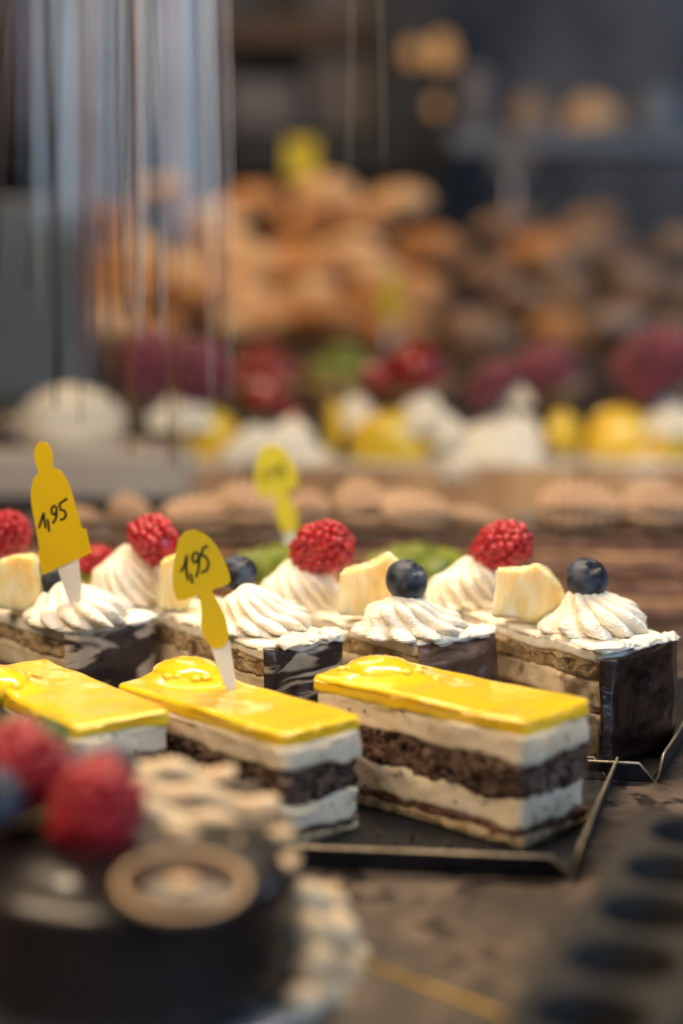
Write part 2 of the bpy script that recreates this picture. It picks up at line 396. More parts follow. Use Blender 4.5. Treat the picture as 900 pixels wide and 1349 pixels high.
# thin gilt strip let into the stone
a, b = on(455, 1262), on(700, 1354); d = (b - a); ln = d.length
g = link('inlay_strip', rbox_mesh('inlay_strip', ln, .0012, .0012, .0003, 1), M['gold_line'], None, (a + b) / 2, (0, 0, math.atan2(d.y, d.x)))
tag(g, 'thin gold strip lying across the bare brown stone counter', 'strip')

# ------------------------------------------------------------------ trays
def make_tray(corner, yaw_front, yaw_side, length, depth, label):
    """dark card tray: corner is the near right corner of its base; front rim flared and notched, side rims upright"""
    t = empty('cake_tray', corner, yaw_front, label, 'tray', 'dark card cake trays')
    skew = yaw_side - yaw_front - PI / 2
    c, s = math.cos(PI / 2 + skew), math.sin(PI / 2 + skew)
    def Q(u, v, z=0): return Vector((-u + v * c, v * s, z))            # u to the left along the front, v to the back
    V = [Q(0, 0, .0005), Q(length, 0, .0005), Q(length, depth, .0005), Q(0, depth, .0005)]
    V += [v + Vector((0, 0, .0012)) for v in V]
    link('base', mesh('tray_base', V, [(3, 2, 1, 0), (4, 5, 6, 7), (0, 1, 5, 4), (1, 2, 6, 5), (2, 3, 7, 6), (3, 0, 4, 7)], False), M['tray'], t)
    def rim(p, q, out, h, flare, notch_p, notch_q):
        ex = (q - p).normalized(); th = .0011; n = 24
        W = []
        for i in range(n + 1):
            for e, (o_, z_) in enumerate(((0, 0), (flare, h), (flare + th, h), (th, 0))):
                a_ = p + ex * (notch_p if z_ else 0); b_ = q - ex * (notch_q if z_ else 0)
                x = a_ + (b_ - a_) * (i / n)
                wob = .0007 * N(x, 28, 3) * (1 if z_ else 0)
                W.append(x + out * (o_ + wob) + Vector((0, 0, z_ + .0006 + wob * .6)))
        F = []
        for i in range(n):
            for e in range(4):
                a_, b_ = i * 4 + e, i * 4 + (e + 1) % 4; F.append((a_, a_ + 4, b_ + 4, b_))
        F += [(0, 1, 2, 3), tuple(reversed(range(n * 4, n * 4 + 4)))]
        r = link('rim', mesh('tray_rim', W, F, False), M['tray'], t)
        top = [(W[i * 4 + 1] + W[i * 4 + 2]) / 2 for i in range(n + 1)]
        path = [p + Vector((0, 0, .001)) + out * .0005] + top + [q + Vector((0, 0, .001)) + out * .0005]
        link('gold_edge', tube('gold_edge', path, .00062, 6), M['gold_edge'], r)
    A, B, D, E_ = Q(0, 0), Q(length, 0), Q(length, depth), Q(0, depth)
    fr = Vector((0, -1, 0)); rt = Vector((s, -c, 0))
    rim(B, A, fr, .0085, .004, .006, .006)
    rim(A + rt * .0015, E_ + rt * .0015, rt, .0115, .0020, .0, .004)
    rim(E_, D, -fr, .0085, .004, .006, .006)
    rim(D - rt * .0015, B - rt * .0015, -rt, .0135, .0035, .004, .0)
    return t
c1, l1, r1 = on(748, 1157), on(395, 1142), on(799, 1035)
make_tray(c1, math.atan2((c1 - l1).y, (c1 - l1).x), math.atan2((r1 - c1).y, (r1 - c1).x), .40, .118, 'dark card tray with thin pale rim under the lemon glazed slices')
c2 = on(860, 1030); r2 = on(899, 972)
make_tray(c2, math.radians(-9), math.radians(70), .46, .15, 'dark card tray with thin pale rim under the berry topped cream slices')

# ------------------------------------------------------------------ lemon slices
def flat(z): return lambda x, y: z
def wavy(z, a, f, s): return lambda x, y: z + a * N((x, y, 0), f, s) + a * .4 * N((x, y, 0), f * 3, s + 4)
def lemon_slice(near, yaw, L, W, hgt, label, seed, bump_at, film=False):
    u = Vector((math.cos(yaw), math.sin(yaw), 0)); v = Vector((-u.y, u.x, 0))
    cen = Vector((near.x, near.y, .0018)) - u * L / 2 + v * W / 2
    t = empty('lemon_slice', cen, yaw, label, 'cake slice', 'lemon glazed slices')
    k = hgt / .05
    z = [wavy(.0045 * k, .0022, 70, seed), wavy(.0075 * k, .0028, 70, seed + 1), wavy(.0185 * k, .0026, 62, seed + 2), wavy(.0325 * k, .0022, 66, seed + 3), wavy(.0438 * k, .0006, 40, seed + 4), flat(.0485 * k)]
    gl = .0002
    link('biscuit_base', prism('biscuit_base', L, W, .002, flat(0), z[0], .0008, 170, 4, seed=seed), M['tan_sponge'], t)
    link('jam_line', prism('jam_line', L - .001, W - .001, .002, lambda x, y: z[0](x, y) - gl, z[1], .001, 170, 4, seed=seed + 1), M['brown_line'], t)
    link('lower_cream', prism('lower_cream', L, W, .0035, lambda x, y: z[1](x, y) - gl, z[2], .0007, 130, 9, amp2=.0028, freq2=48, seed=seed + 2), M['filling'], t)
    link('chocolate_sponge', prism('chocolate_sponge', L - .0002, W - .0002, .0035, lambda x, y: z[2](x, y) - gl, z[3], .0015, 330, 14, step=.0009, amp2=.0022, freq2=48, seed=seed + 3), M['choc_sponge'], t)
    link('upper_cream', prism('upper_cream', L, W, .0035, lambda x, y: z[3](x, y) - gl, z[4], .0006, 130, 9, amp2=.0028, freq2=48, seed=seed + 4), M['filling'], t)
    p = local(t, bump_at)
    def top(x, y):
        rr_ = math.hypot((x - p.x) / .026, (y - p.y) / .021)
        zz = .0045 * max(0, 1 - rr_ * rr_) ** 1.5 + .0495 * k + .0007 * N((x, y, 0), 34, seed) + .0002 * N((x, y, 0), 120, seed)
        return zz
    def low(x, y): return z[4](x, y) - gl - .0022 * max(0, N((x, y, 0), 150, seed + 7)) - .0008 * N((x, y, 0), 60, seed)
    link('lemon_glaze', prism('lemon_glaze', L + .0004, W + .0004, .0035, low, top, .0004, 120, 8, seed=seed + 5, round_top=.0016, topamp=.0002, caps=30, amp2=.0009, freq2=60), M['lemon'], t)
    # a dome of candied fruit under the glaze, with bubbles beside it
    zt = top(p.x, p.y) - .0055
    bmm = bmesh.new(); bmesh.ops.create_icosphere(bmm, subdivisions=4, radius=1)
    for q in bmm.verts:
        kk = 1 + .06 * N(q.co, 2.2, seed); q.co = Vector((q.co.x * .0175 * kk, q.co.y * .0145 * kk, q.co.z * .0082 * (1 + .12 * N(q.co, 4, seed))))
    link('fruit_dome', from_bm('fruit_dome', bmm), M['lemon'], t, (p.x, p.y, zt))
    rnd = random.Random(seed)
    for i in range(9):
        a_ = rnd.uniform(0, 6.28); rr = rnd.uniform(.014, .026)
        x, y = p.x + rr * math.cos(a_), p.y + rr * .7 * math.sin(a_)
        if abs(x) > L / 2 - .004 or abs(y) > W / 2 - .004: continue
        s = rnd.uniform(.0012, .0026)
        link('glaze_bubble', BUB, M['lemon'], t, (x, y, top(x, y)), (0, 0, 0), (s / .002, s / .002, s * .7 / .002))
    bmc = bmesh.new(); rc = random.Random(seed * 3)
    for q in range(90):
        zc = min(hgt * .85, max(.002, rc.gauss(.022 * k, .010)))
        if rc.random() < .72: pc = Vector((rc.uniform(-L / 2, L / 2), -W / 2 - .0006, zc))
        else: pc = Vector((L / 2 + .0006, rc.uniform(-W / 2, W / 2), zc))
        rad = rc.uniform(.00025, .0008)
        for vv in bmesh.ops.create_icosphere(bmc, subdivisions=1, radius=rad)['verts']: vv.co = vv.co * rc.uniform(.75, 1.25) + pc
    cr = link('sponge_crumbs', from_bm('sponge_crumbs', bmc), M['choc_sponge'], t); cr['kind'] = 'stuff'
    if film:
        V, F = [], []; nx, nz = 60, 14
        for j in range(nz + 1):
            for i in range(nx + 1):
                s_ = i / nx
                x = L / 2 + .0022; y = -W / 2 - .0022 + s_ * (W + .004)
                if s_ < .12: x -= .003 * (1 - s_ / .12) ** 2
                zz = .002 + (hgt - .001) * j / nz
                wv = .0012 * N((0, y, zz), 75, seed) + .0005 * N((0, y, zz), 200, seed)
                V.append((x + wv + .0006, y, zz))
        for j in range(nz):
            for i in range(nx):
                a_ = j * (nx + 1) + i; F.append((a_, a_ + 1, a_ + nx + 2, a_ + nx + 1))
        f = link('clear_film', mesh('clear_film', V, F), M['film'], t)
        f['label'] = 'crinkled clear film on the cut end'
    return t
bmm = bmesh.new(); bmesh.ops.create_icosphere(bmm, subdivisions=3, radius=1); BUB = from_bm('glaze_bubble', bmm); BUB.transform(Matrix.Scale(.002, 4))
M['lemon'].use_nodes = True; BUB.materials.append(M['lemon'])
lemon_slice(on(690, 950, .0515), math.radians(-42), .106, .044, .050, 'lemon glazed layer slice with no price tag, film on its cut end', 11.3, on(503, 890, .0505), True)
lemon_slice(on(374, 967, .0470), math.radians(-47), .105, .040, .0455, 'lemon glazed layer slice with the mushroom-shaped tag stuck in it', 23.9, on(248, 890, .0465))
lemon_slice(on(97, 956, .0470), math.radians(-54), .105, .042, .0455, 'lemon glazed layer slice beside the raspberries of the round chocolate cake', 37.1, on(-6, 902, .0465))

# ------------------------------------------------------------------ berry slices
SW = [swirl_mesh('cream_swirl', .02, .02, 11 + (i * 3) % 4, 1.6 + .28 * ((i * 5) % 8), 1.1 + .15 * ((i * 3) % 7), 3.1 * i + 1, .30 + .03 * (i % 4)) for i in range(9)]
for s_ in SW: s_.materials.append(M['cream'])
RB = [berry_mesh('raspberry', i) for i in range(3)]
for s_ in RB: s_.transform(Matrix.Scale(.015, 4))
for s_ in RB: s_.materials.append(M['raspberry'])
RD = [q.copy() for q in RB]
for s_ in RD: s_.materials.clear(); s_.materials.append(M['raspberry_veiled'])
BB = blueberry_mesh('blueberry'); BB.transform(Matrix.Scale(.0095, 4)); BB.materials.append(M['blueberry'])
def berry_slice(near, yaw, L, W, hgt, label, seed, panel, tops, film=False):
    u = Vector((math.cos(yaw), math.sin(yaw), 0)); v = Vector((-u.y, u.x, 0))
    cen = Vector((near.x, near.y, .0018)) - u * L / 2 + v * W / 2
    t = empty('berry_slice', cen, yaw, label, 'cake slice', 'berry topped cream slices')
    k = hgt / .052; gl = .0002
    z = [wavy(.006 * k, .001, 60, seed), wavy(.0215 * k, .0012, 45, seed + 1), wavy(.0245 * k, .0014, 50, seed + 2), wavy(.0365 * k, .001, 45, seed + 3), wavy(.0445 * k, .0012, 50, seed + 4)]
    link('sponge_base', prism('sponge_base', L, W, .002, flat(0), z[0], .0009, 190, 5, seed=seed), M['tan_sponge'], t)
    link('cream_filling', prism('cream_filling', L, W, .002, lambda x, y: z[0](x, y) - gl, z[1], .0006, 150, 10, seed=seed + 1), M['filling'], t)
    link('jam_line', prism('jam_line', L - .0008, W - .0008, .002, lambda x, y: z[1](x, y) - gl, z[2], .001, 190, 4, seed=seed + 2), M['brown_line'], t)
    link('upper_filling', prism('upper_filling', L, W, .002, lambda x, y: z[2](x, y) - gl, z[3], .0006, 150, 8, seed=seed + 3), M['filling'], t)
    link('sponge_layer', prism('sponge_layer', L, W, .002, lambda x, y: z[3](x, y) - gl, z[4], .0014, 240, 9, step=.0012, seed=seed + 4), M['tan_sponge'], t)
    def top(x, y): return .0515 * k + .0012 * N((x, y, 0), 40, seed) + .0005 * N((x, y, 0), 130, seed)
    link('cream_top', prism('cream_top', L + .001, W + .001, .003, lambda x, y: z[4](x, y) - gl, top, .0006, 150, 8, seed=seed + 5, round_top=.0018, caps=14), M['cream'], t)
    # chocolate panel across the near end
    V, F = [], []; ny, nz = 44, 30; th = .0028
    for side in (0, 1):
        for j in range(nz + 1):
            for i in range(ny + 1):
                y = -W / 2 - .0012 + (W + .0024) * i / ny; tt = j / nz
                ztop = hgt * (.94 + .03 * math.sin(5 * i / ny + seed) + .04 * N((i / ny * 2, 0, 0), 1.5, seed))
                zz = .0015 + (ztop - .0015) * tt
                bul = .0026 * N((0, y, zz), 50, seed + 2) + .0008 * N((0, y, zz), 150, seed)
                rnd_ = .0022 * max(0, abs(2 * i / ny - 1) - .8) / .2
                x = L / 2 + .0012 + bul * (1 if side else .6) + (th - rnd_ if side else 0) 
                if side and j == nz: x -= .0009
                V.append((x, y, zz))
    off = (nz + 1) * (ny + 1)
    for j in range(nz):
        for i in range(ny):
            a_ = j * (ny + 1) + i
            F.append((a_ + off, a_ + 1 + off, a_ + ny + 2 + off, a_ + ny + 1 + off)); F.append((a_ + ny + 1, a_ + ny + 2, a_ + 1, a_))
    for i in range(ny):
        a_ = nz * (ny + 1) + i; F.append((a_ + off, a_ + 1 + off, a_ + 1, a_)); F.append((i, i + 1, i + 1 + off, i + off))
    for j in range(nz):
        a_ = j * (ny + 1); F.append((a_, a_ + off, a_ + ny + 1 + off, a_ + ny + 1)); b_ = a_ + ny; F.append((b_ + off, b_, b_ + ny + 1, b_ + ny + 1 + off))
    link('chocolate_panel', mesh('chocolate_panel', V, F), M[panel], t)
    rs = random.Random(seed)
    for q in range(7):                                  # cream smeared over the upper edge of the panel
        yy = -W / 2 + W * (.12 + .80 * q / 6); k_ = rs.uniform(.75, 1.3)
        if rs.random() < (.0 if film else .45): continue
        link('cream_smear', blob_mesh('cream_smear', .0042 * k_, .0085 * k_, .0017 * k_, seed + q, .55, 2.2, 3, False), M['cream'], t, (L / 2 + .0005, yy, hgt * .985), (rs.uniform(-.15, .15), rs.uniform(.1, .5), rs.uniform(-.5, .5)))
    for i, (kind, px, py, Y, size, extra) in enumerate(tops):
        p = local(t, at(px, py, Y)); rz = seed * 1.7 + i * 1.3
        if kind == 'swirl':            # px, py: its middle; sits on the cream top
            zt = top(p.x, p.y) - .0008
            link('cream_swirl', SW[(int(seed) * 2 + i) % 9], M['cream'], t, (p.x, p.y, zt), (0, 0, rz), (size / .02, size / .02, extra / .02))
        elif kind == 'rasp':
            link('raspberry', RB[(int(seed) + i) % 3], M['raspberry'], t, p, extra, (size / .015, size / .015, size * 1.30 / .015))
        elif kind == 'blue':
            link('blueberry', BB, M['blueberry'], t, p, (extra[0], extra[1], -yaw), (size / .0095,) * 3)
        elif kind == 'pine':
            link('pineapple_chunk', wedge_mesh('pineapple_chunk', [tuple(c_ * Y / FPX for c_ in (q[0] - px, py - q[1])) for q in size], .015, seed + i), M['pineapple'], t, p, (0, 0, -yaw + extra))
    if film:
        V, F = [], []; nx, nzz = 70, 16
        for j in range(nzz + 1):
            for i in range(nx + 1):
                s_ = i / nx * (W + .030) - .028
                if s_ < 0: x, y = L / 2 + .0055 + s_, -W / 2 - .0035
                else: x, y = L / 2 + .0062, -W / 2 - .003 + s_
                if abs(s_) < .003: x -= .0008; y += .0004
                zz = .002 + (hgt + .0005) * j / nzz
                wv = .0013 * N((x, y, zz), 60, seed) + .0005 * N((x, y, zz), 170, seed)
                V.append((x + wv, y + wv, zz))
        for j in range(nzz):
            for i in range(nx):
                a_ = j * (nx + 1) + i; F.append((a_, a_ + 1, a_ + nx + 2, a_ + nx + 1))
        link('clear_film', mesh('clear_film', V, F), M['film'], t)
    return t
ZT = .0538
R2 = math.radians
berry_slice(on(792, 852, ZT), R2(-55), .100, .043, .052, 'berry slice ending in a glossy dark chocolate panel at the tray corner', 3.4, 'dark_choc', [
    ('swirl', 618, 800, .855, .0230, .0250), ('rasp', 660, 722, .848, .0122, (.2, 1.15, .25)), ('pine', 697, 772, .812, [(652, 744), (648, 812), (705, 818), (748, 790), (741, 768), (724, 748), (706, 735), (690, 744)], R2(-8)),
    ('swirl', 788, 822, .798, .0250, .0205), ('blue', 773, 762, .798, .0098, (.75, .35, 0))], True)
berry_slice(on(551, 843, ZT), R2(-52), .100, .043, .052, 'berry slice with a veined brown chocolate panel between two other berry slices', 7.7, 'veined', [
    ('swirl', 402, 795, .855, .0225, .0235), ('rasp', 425, 721, .848, .0120, (.35, 1.2, .6)), ('pine', 483, 765, .818, [(444, 746), (438, 808), (490, 812), (532, 775), (534, 744), (511, 721), (492, 735)], R2(10)),
    ('swirl', 539, 822, .797, .0255, .0180), ('blue', 536, 765, .795, .0098, (.55, .65, 0))])
berry_slice(on(347, 848, ZT), R2(-54), .100, .040, .052, 'berry slice with a streaked chocolate and cream end behind the mushroom-shaped tag', 14.2, 'marbled', [
    ('swirl', 175, 785, .860, .0225, .0265), ('rasp', 204, 711, .852, .0112, (-.3, -1.35, .3)), ('pine', 230, 758, .838, [(212, 732), (206, 800), (240, 806), (262, 780), (258, 730), (240, 722)], R2(6)),
    ('swirl', 344, 815, .802, .0235, .0200), ('blue', 314, 755, .815, .0088, (.6, .2, 0))])
berry_slice(on(86, 826, ZT), R2(-50), .105, .046, .052, 'berry slice with the bottle-shaped price tag stuck in its cream', 21.6, 'marbled', [
    ('swirl', -30, 790, .860, .0175, .024), ('rasp', 8, 709, .875, .0120, (.3, 1.0, .1)), ('pine', 24, 762, .832, [(2, 732), (-8, 800), (40, 806), (58, 780), (54, 728), (30, 724)], R2(-4)),
    ('swirl', 108, 802, .817, .0245, .0185), ('blue', 70, 757, .835, .0095, (.9, .2, 0)), ('rasp', 128, 740, .885, .0080, (1.3, 0, 0))])

# ------------------------------------------------------------------ price tags
def plate(name, pts, Y, k, th, m, parent, org):
    """flat plastic outline given in photo pixels, stood up at its own distance, th thick"""
    def W(px, py, off):
        p = at(px, py, Y); p2 = at(px, py, Y + k * (p.x - org.x) + off); return p2 - org
    n = len(pts)
    V = [W(x, y, 0) for x, y in pts] + [W(x, y, th) for x, y in pts]
    F = [tuple(range(n)), tuple(reversed(range(n, 2 * n)))] + [(i, i + n, (i + 1) % n + n, (i + 1) % n) for i in range(n)]
    bm = bmesh.new(); vv = [bm.verts.new(v) for v in V]
    for f in F: bm.faces.new([vv[i] for i in f])
    bmesh.ops.bevel(bm, geom=[e for e in bm.edges if len(e.link_faces) == 2 and any(len(f.verts) > 4 for f in e.link_faces)], offset=.00018, segments=1, affect='EDGES')
    return link(name, from_bm(name, bm, False), m, parent)
def price_tag(Y, k, head, stem, strokes, label, mh, foot, width, conv):
    head = [conv(p) for p in head]; stem = [conv(p) for p in stem]
    p0 = at(*foot, Y)
    t = empty('price_tag', p0, 0, label, 'price tag', 'handwritten price tags')
    hp = smooth_path(head + [head[0]], 4)[:-1] if len(head) < 40 else head
    plate('tag_plate', [(p.x, p.y) for p in hp], Y - .0006, k, .0007, mh, t, p0)
    plate('tag_stem', stem, Y, k, .0007, M['tag_white'], t, p0)
    for name, st in strokes:
        pts = []
        for q in smooth_path([conv(p) for p in st], 5):
            w = at(q.x, q.y, Y); pts.append(at(q.x, q.y, Y + k * (w.x - p0.x) - .0009) - p0)
        link(name, tube(name, pts, width, 6, .3), M['ink'], t)
    return t
c = lambda p: (p[0] / 4.0909, p[1] / 4.0909 + 570)
price_tag(.803, -.25, [(232, 45), (200, 62), (184, 110), (190, 160), (203, 205), (207, 219), (182, 247), (167, 310), (170, 390), (190, 500), (212, 622), (214, 632), (205, 640), (203, 652), (216, 705), (228, 762), (234, 766), (360, 708), (488, 650), (493, 642), (480, 585), (467, 526), (460, 518), (442, 516), (438, 505), (402, 370), (370, 270), (330, 208), (292, 190), (284, 182), (283, 110), (262, 62)],
          [(308, 728), (424, 680), (440, 830), (432, 955), (418, 985), (398, 985), (382, 950)],
          [('digit_one', [(210, 514), (222, 475), (235, 433), (239, 470), (247, 514)]), ('comma', [(256, 466), (262, 500), (265, 534)]),
           ('digit_nine', [(300, 392), (282, 402), (278, 428), (291, 440), (304, 424), (303, 396), (305, 430), (301, 462), (284, 488)]),
           ('digit_five', [(362, 354), (342, 368), (322, 384), (326, 414), (345, 418), (355, 440), (346, 462), (324, 469)])],
          'yellow bottle-shaped price tag reading 1,95 stuck in a berry slice', M['tag_yellow'], (100, 805), .00052, c)
c = lambda p: (p[0] / 3.3333 + 150, p[1] / 3.3333 + 680)
price_tag(.715, .25, [(350, 57), (310, 71), (283, 110), (264, 200), (257, 280), (267, 340), (284, 370), (330, 362), (366, 349), (374, 356), (384, 420), (382, 480), (394, 530), (420, 565), (455, 583), (490, 565), (503, 530), (495, 460), (465, 390), (434, 332), (438, 322), (470, 312), (504, 296), (511, 270), (490, 205), (450, 130), (405, 80)],
          [(424, 570), (508, 548), (524, 640), (536, 735), (530, 785), (515, 785), (482, 735)],
          [('digit_one', [(294, 245), (310, 212), (321, 170), (318, 230), (326, 283)]), ('comma', [(337, 252), (345, 294)]),
           ('digit_nine', [(370, 160), (352, 162), (344, 184), (353, 203), (368, 192), (375, 163), (374, 200), (371, 235), (360, 266)]),
           ('digit_five', [(414, 132), (392, 140), (387, 172), (404, 178), (415, 205), (407, 236), (384, 246)])],
          'yellow mushroom-shaped price tag reading 1,95 stuck in a lemon slice', M['tag_yellow'], (303, 914), .00044, c)
c = lambda p: (p[0], p[1])
price_tag(1.02, .2, [(356, 585), (342, 594), (336, 620), (338, 645), (346, 656), (361, 650), (363, 672), (368, 694), (380, 704), (392, 698), (390, 674), (378, 648), (390, 642), (392, 628), (384, 606), (372, 590)],
          [(372, 702), (392, 698), (398, 730), (402, 790), (394, 800), (384, 760)],
          [('digit_one', [(346, 634), (350, 618), (353, 636)]), ('digit_nine', [(362, 613), (357, 620), (363, 624), (366, 614), (366, 632)]), ('digit_five', [(378, 608), (371, 612), (372, 620), (378, 624), (372, 630)])],
          'lime yellow mushroom-shaped tag behind the berry slices', M['tag_lime'], (392, 795), .0004, c)

# ------------------------------------------------------------------ round chocolate cake, near and out of focus
cc = Vector((-.067, .535, 0))
cake = empty('chocolate_cake', cc, 0, 'round dark glazed chocolate cake with raspberries and a ringed chocolate disc', 'cake')
def lathe(name, prof, n=72, seed=0, amp=0, caps=True):
    V, F = [], []
    for r, z in prof:
        for i in range(n):
            th = 2 * PI * i / n; k = 1 + amp * N((math.cos(th), math.sin(th), z * 20), 2, seed)
            V.append((r * k * math.cos(th), r * k * math.sin(th), z))
    for j in range(len(prof) - 1):
        for i in range(n):
            a, b = j * n + i, j * n + (i + 1) % n; F.append((a, b, b + n, a + n))
    if caps: F.append(tuple(reversed(range(n)))); F.append(tuple(range((len(prof) - 1) * n, len(prof) * n)))
    return mesh(name, V, F)
body = [(.054, .004)] + [(.054 + .001 * math.sin(i), .004 + .032 * i / 6) for i in range(1, 7)] + [(.054 - .034 * (1 - math.cos(a * PI / 16)), .036 + .0135 * math.sin(a * PI / 16)) for a in range(1, 9)] + [(.01, .0502), (.002, .0503)]
link('glazed_body', lathe('glazed_body', body, 80, 4, .03), M['glaze'], cake)
pl = link('serving_plate', lathe('serving_plate', [(.03, .0005), (.060, .001), (.067, .004), (.068, .005), (.060, .0035), (.002, .003)], 80), M['plate'], None, (cc.x, cc.y, 0))
tag(pl, 'pale grey plate under the round chocolate cake', 'plate')
DR = [blob_mesh('white_drop', .0062, .0055, .0058, i, .12, 1.5, 3, False) for i in range(3)]
for d_ in DR: d_.materials.append(M['almond'])
rnd = random.Random(3)
for px, py, Y, k_ in ((405, 1186, .548, 1.0), (430, 1196, .555, 1.15), (440, 1232, .545, 1.2), (408, 1232, .532, 1.1), (452, 1288, .540, 1.3), (415, 1275, .525, 1.15), (455, 1318, .535, 1.2), (425, 1318, .522, 1.2), (395, 1330, .510, 1.1), (462, 1270, .556, 1.1)):
    link('white_drop', DR[px % 3], None, cake, at(px, py, Y) - cc, (rnd.uniform(0, 6), rnd.uniform(0, 6), 0), (k_ * 1.15,) * 3)
# ringed chocolate disc leaning on the front
pd = at(240, 1172, .494) - cc
disc = link('chocolate_disc', lathe('chocolate_disc', [(.0195, 0), (.0202, .001), (.0195, .002), (.001, .0021)], 60), M['choc_disc'], cake, pd, (R2(9), R2(3), 0))
def ring(name, r, w): return lathe(name, [(r - w, .0021), (r - w, .0027), (r + w, .0027), (r + w, .0021)], 60, caps=False)
link('printed_ring', ring('printed_ring', .0180, .0010), M['gold_print'], disc)
link('printed_dot', lathe('printed_dot', [(.0042, .0022), (.0040, .0028), (.0005, .0028)], 30), M['gold_print'], disc)
# chocolate curls with cream stripes
rnd = random.Random(5)
for i, (px, py, Y, ln, ry) in enumerate(((222, 1003, .572, .044, 9), (235, 1024, .565, .054, 10), (258, 1036, .560, .054, 12), (258, 1058, .551, .060, 12), (276, 1072, .546, .054, 13), (262, 1094, .536, .054, 13), (306, 1108, .530, .042, 16))):
    V, F = [], []
    for j in range(25):
        for q in range(13):
            a_ = -1.2 + 2.4 * q / 12; rr = .0048
            V.append(((j / 24 - .5) * ln, rr * math.sin(a_), rr * math.cos(a_) - rr + .0014 * math.sin(j * .6)))
    for j in range(24):
        for q in range(12):
            a_ = j * 13 + q; F.append((a_, a_ + 13, a_ + 14, a_ + 1))
    o = link('chocolate_curl', mesh('chocolate_curl', V, F), M['choc_disc'] if i % 2 else M['almond'], cake, at(px, py, Y) - cc, (rnd.uniform(-.2, .2), R2(ry), rnd.uniform(-.12, .12)))
    md = o.modifiers.new('thickness', 'SOLIDIFY'); md.thickness = .0016
for px, py, Y, s, e in ((26, 1012, .545, .0150, (1.2, .4, 0)), (128, 1066, .520, .0138, (.5, .2, .3))):
    o = link('raspberry', RB[0], None, cake, at(px, py, Y) - cc, e, (s / .015, s / .015, s * 1.05 / .015))
for px, py, Y, s in ((-6, 1050, .525, .0095), (78, 1014, .56, .0085), (150, 1016, .56, .0085)):
    link('blueberry', BB, None, cake, at(px, py, Y) - cc, (.4, .6, 0), (s / .0095,) * 3)
for px, py, Y, rz in ((35, 966, .55, .3), (62, 962, .555, 1.0)):
    link('mint_leaf', blob_mesh('mint_leaf', .011, .006, .0015, rz, .15, 1.5, 3, False), M['leaf'], cake, at(px, py, Y) - cc, (R2(40), R2(15), rz))
link('cream_swirl', SW[1], None, cake, at(85, 1185, .505) - cc - Vector((0, 0, .010)), (0, 0, 0), (.85, .85, .9))
link('cream_swirl', SW[2], None, cake, at(10, 1175, .51) - cc - Vector((0, 0, .010)), (0, 0, 1), (.85, .85, .9))

# ------------------------------------------------------------------ black baking mould at the near right
ZM = .030
h1, h4 = on(892, 1145, ZM), on(780, 1335, ZM); ax = (h1 - h4); ax.z = 0; pitch = ax.length / 3; ax.normalize(); rt = Vector((ax.y, -ax.x, 0))
mould = empty('baking_mould', Vector((h4.x, h4.y, 0)) , math.atan2(rt.y, rt.x), 'black rubber baking mould with rows of round hollows on the counter', 'mould')
RH, half = pitch * .41, pitch / 2
def cell_mesh():
    V, F = [], []; n = 48
    for i in range(n):
        a_ = 2 * PI * i / n; c_, s_ = math.cos(a_), math.sin(a_); m = half / max(abs(c_), abs(s_))
        V.append((c_ * m, s_ * m, ZM))
    for rr, z in ((RH * 1.06, ZM), (RH, ZM - .001), (RH * .98, ZM - .004), (RH * .95, ZM - .020), (RH * .8, ZM - .027), (RH * .1, ZM - .0285)):
        for i in range(n):
            a_ = 2 * PI * i / n; V.append((rr * math.cos(a_), rr * math.sin(a_), z))
    for j in range(6):
        for i in range(n):
            a, b = j * n + i, j * n + (i + 1) % n; F.append((a, b, b + n, a + n))
    F.append(tuple(range(6 * n, 7 * n)))
    return mesh('hollow', V, F)
cm = cell_mesh(); cm.materials.append(M['black_rubber'])
for i in range(3):
    for j in range(-2, 5):
        link('hollow', cm, None, mould, (i * pitch, j * pitch, 0))
x0, x1, y0, y1 = -half - .004, 2.5 * pitch + .004, -2.5 * pitch - .004, 4.5 * pitch + .004
V = []
for ex, z in ((0, .0005), (0, ZM - .003), (.0015, ZM - .0008), (.004, ZM)):
    V += [(x0 + ex, y0 + ex, z), (x1 - ex, y0 + ex, z), (x1 - ex, y1 - ex, z), (x0 + ex, y1 - ex, z)]
F = [(3, 2, 1, 0)] + [(j * 4 + i, j * 4 + (i + 1) % 4, j * 4 + 4 + (i + 1) % 4, j * 4 + 4 + i) for j in range(3) for i in range(4)]
link('mould_skirt', mesh('mould_skirt', V, F, False), M['black_rubber'], mould)

# ------------------------------------------------------------------ crumbs on the bare stone
rnd = random.Random(9)
CR = blob_mesh('crumb', 1, 1, .8, 2, .35, 2, 2, False); CR.materials.append(M['tan_sponge'])
for px, py, s in ((842, 1052, .0011), (851, 1075, .0008), (812, 1060, .0006), (800, 1200, .001), (640, 1195, .0009), (442, 1168, .0028), (470, 1178, .0014), (600, 1230, .0009)):
    o = link('crumb', CR, None, None, on(px, py, s * .5), (rnd.uniform(0, 3), rnd.uniform(0, 3), 0), (s, s, s))
    tag(o, 'tiny pale cake crumb on the brown stone counter', 'crumb', 'crumbs on the stone')
CD = blob_mesh('chocolate_crumb', 1, 1, .8, 4, .4, 2, 2, False); CD.transform(Matrix.Scale(.002, 4)); CD.materials.append(M['choc_sponge'])
for px, py in ((500, 1098), (545, 1106), (590, 1112), (640, 1118), (452, 1092), (728, 1108), (742, 1092), (610, 1122), (520, 1112)):
    s_ = rnd.uniform(.4, 1.1)
    o = link('chocolate_crumb', CD, None, None, on(px, py, .0026), (rnd.uniform(0, 3), rnd.uniform(0, 3), 0), (s_, s_, s_))
    tag(o, 'dark chocolate crumb on the tray floor below the lemon slices', 'crumb', 'crumbs in the tray')

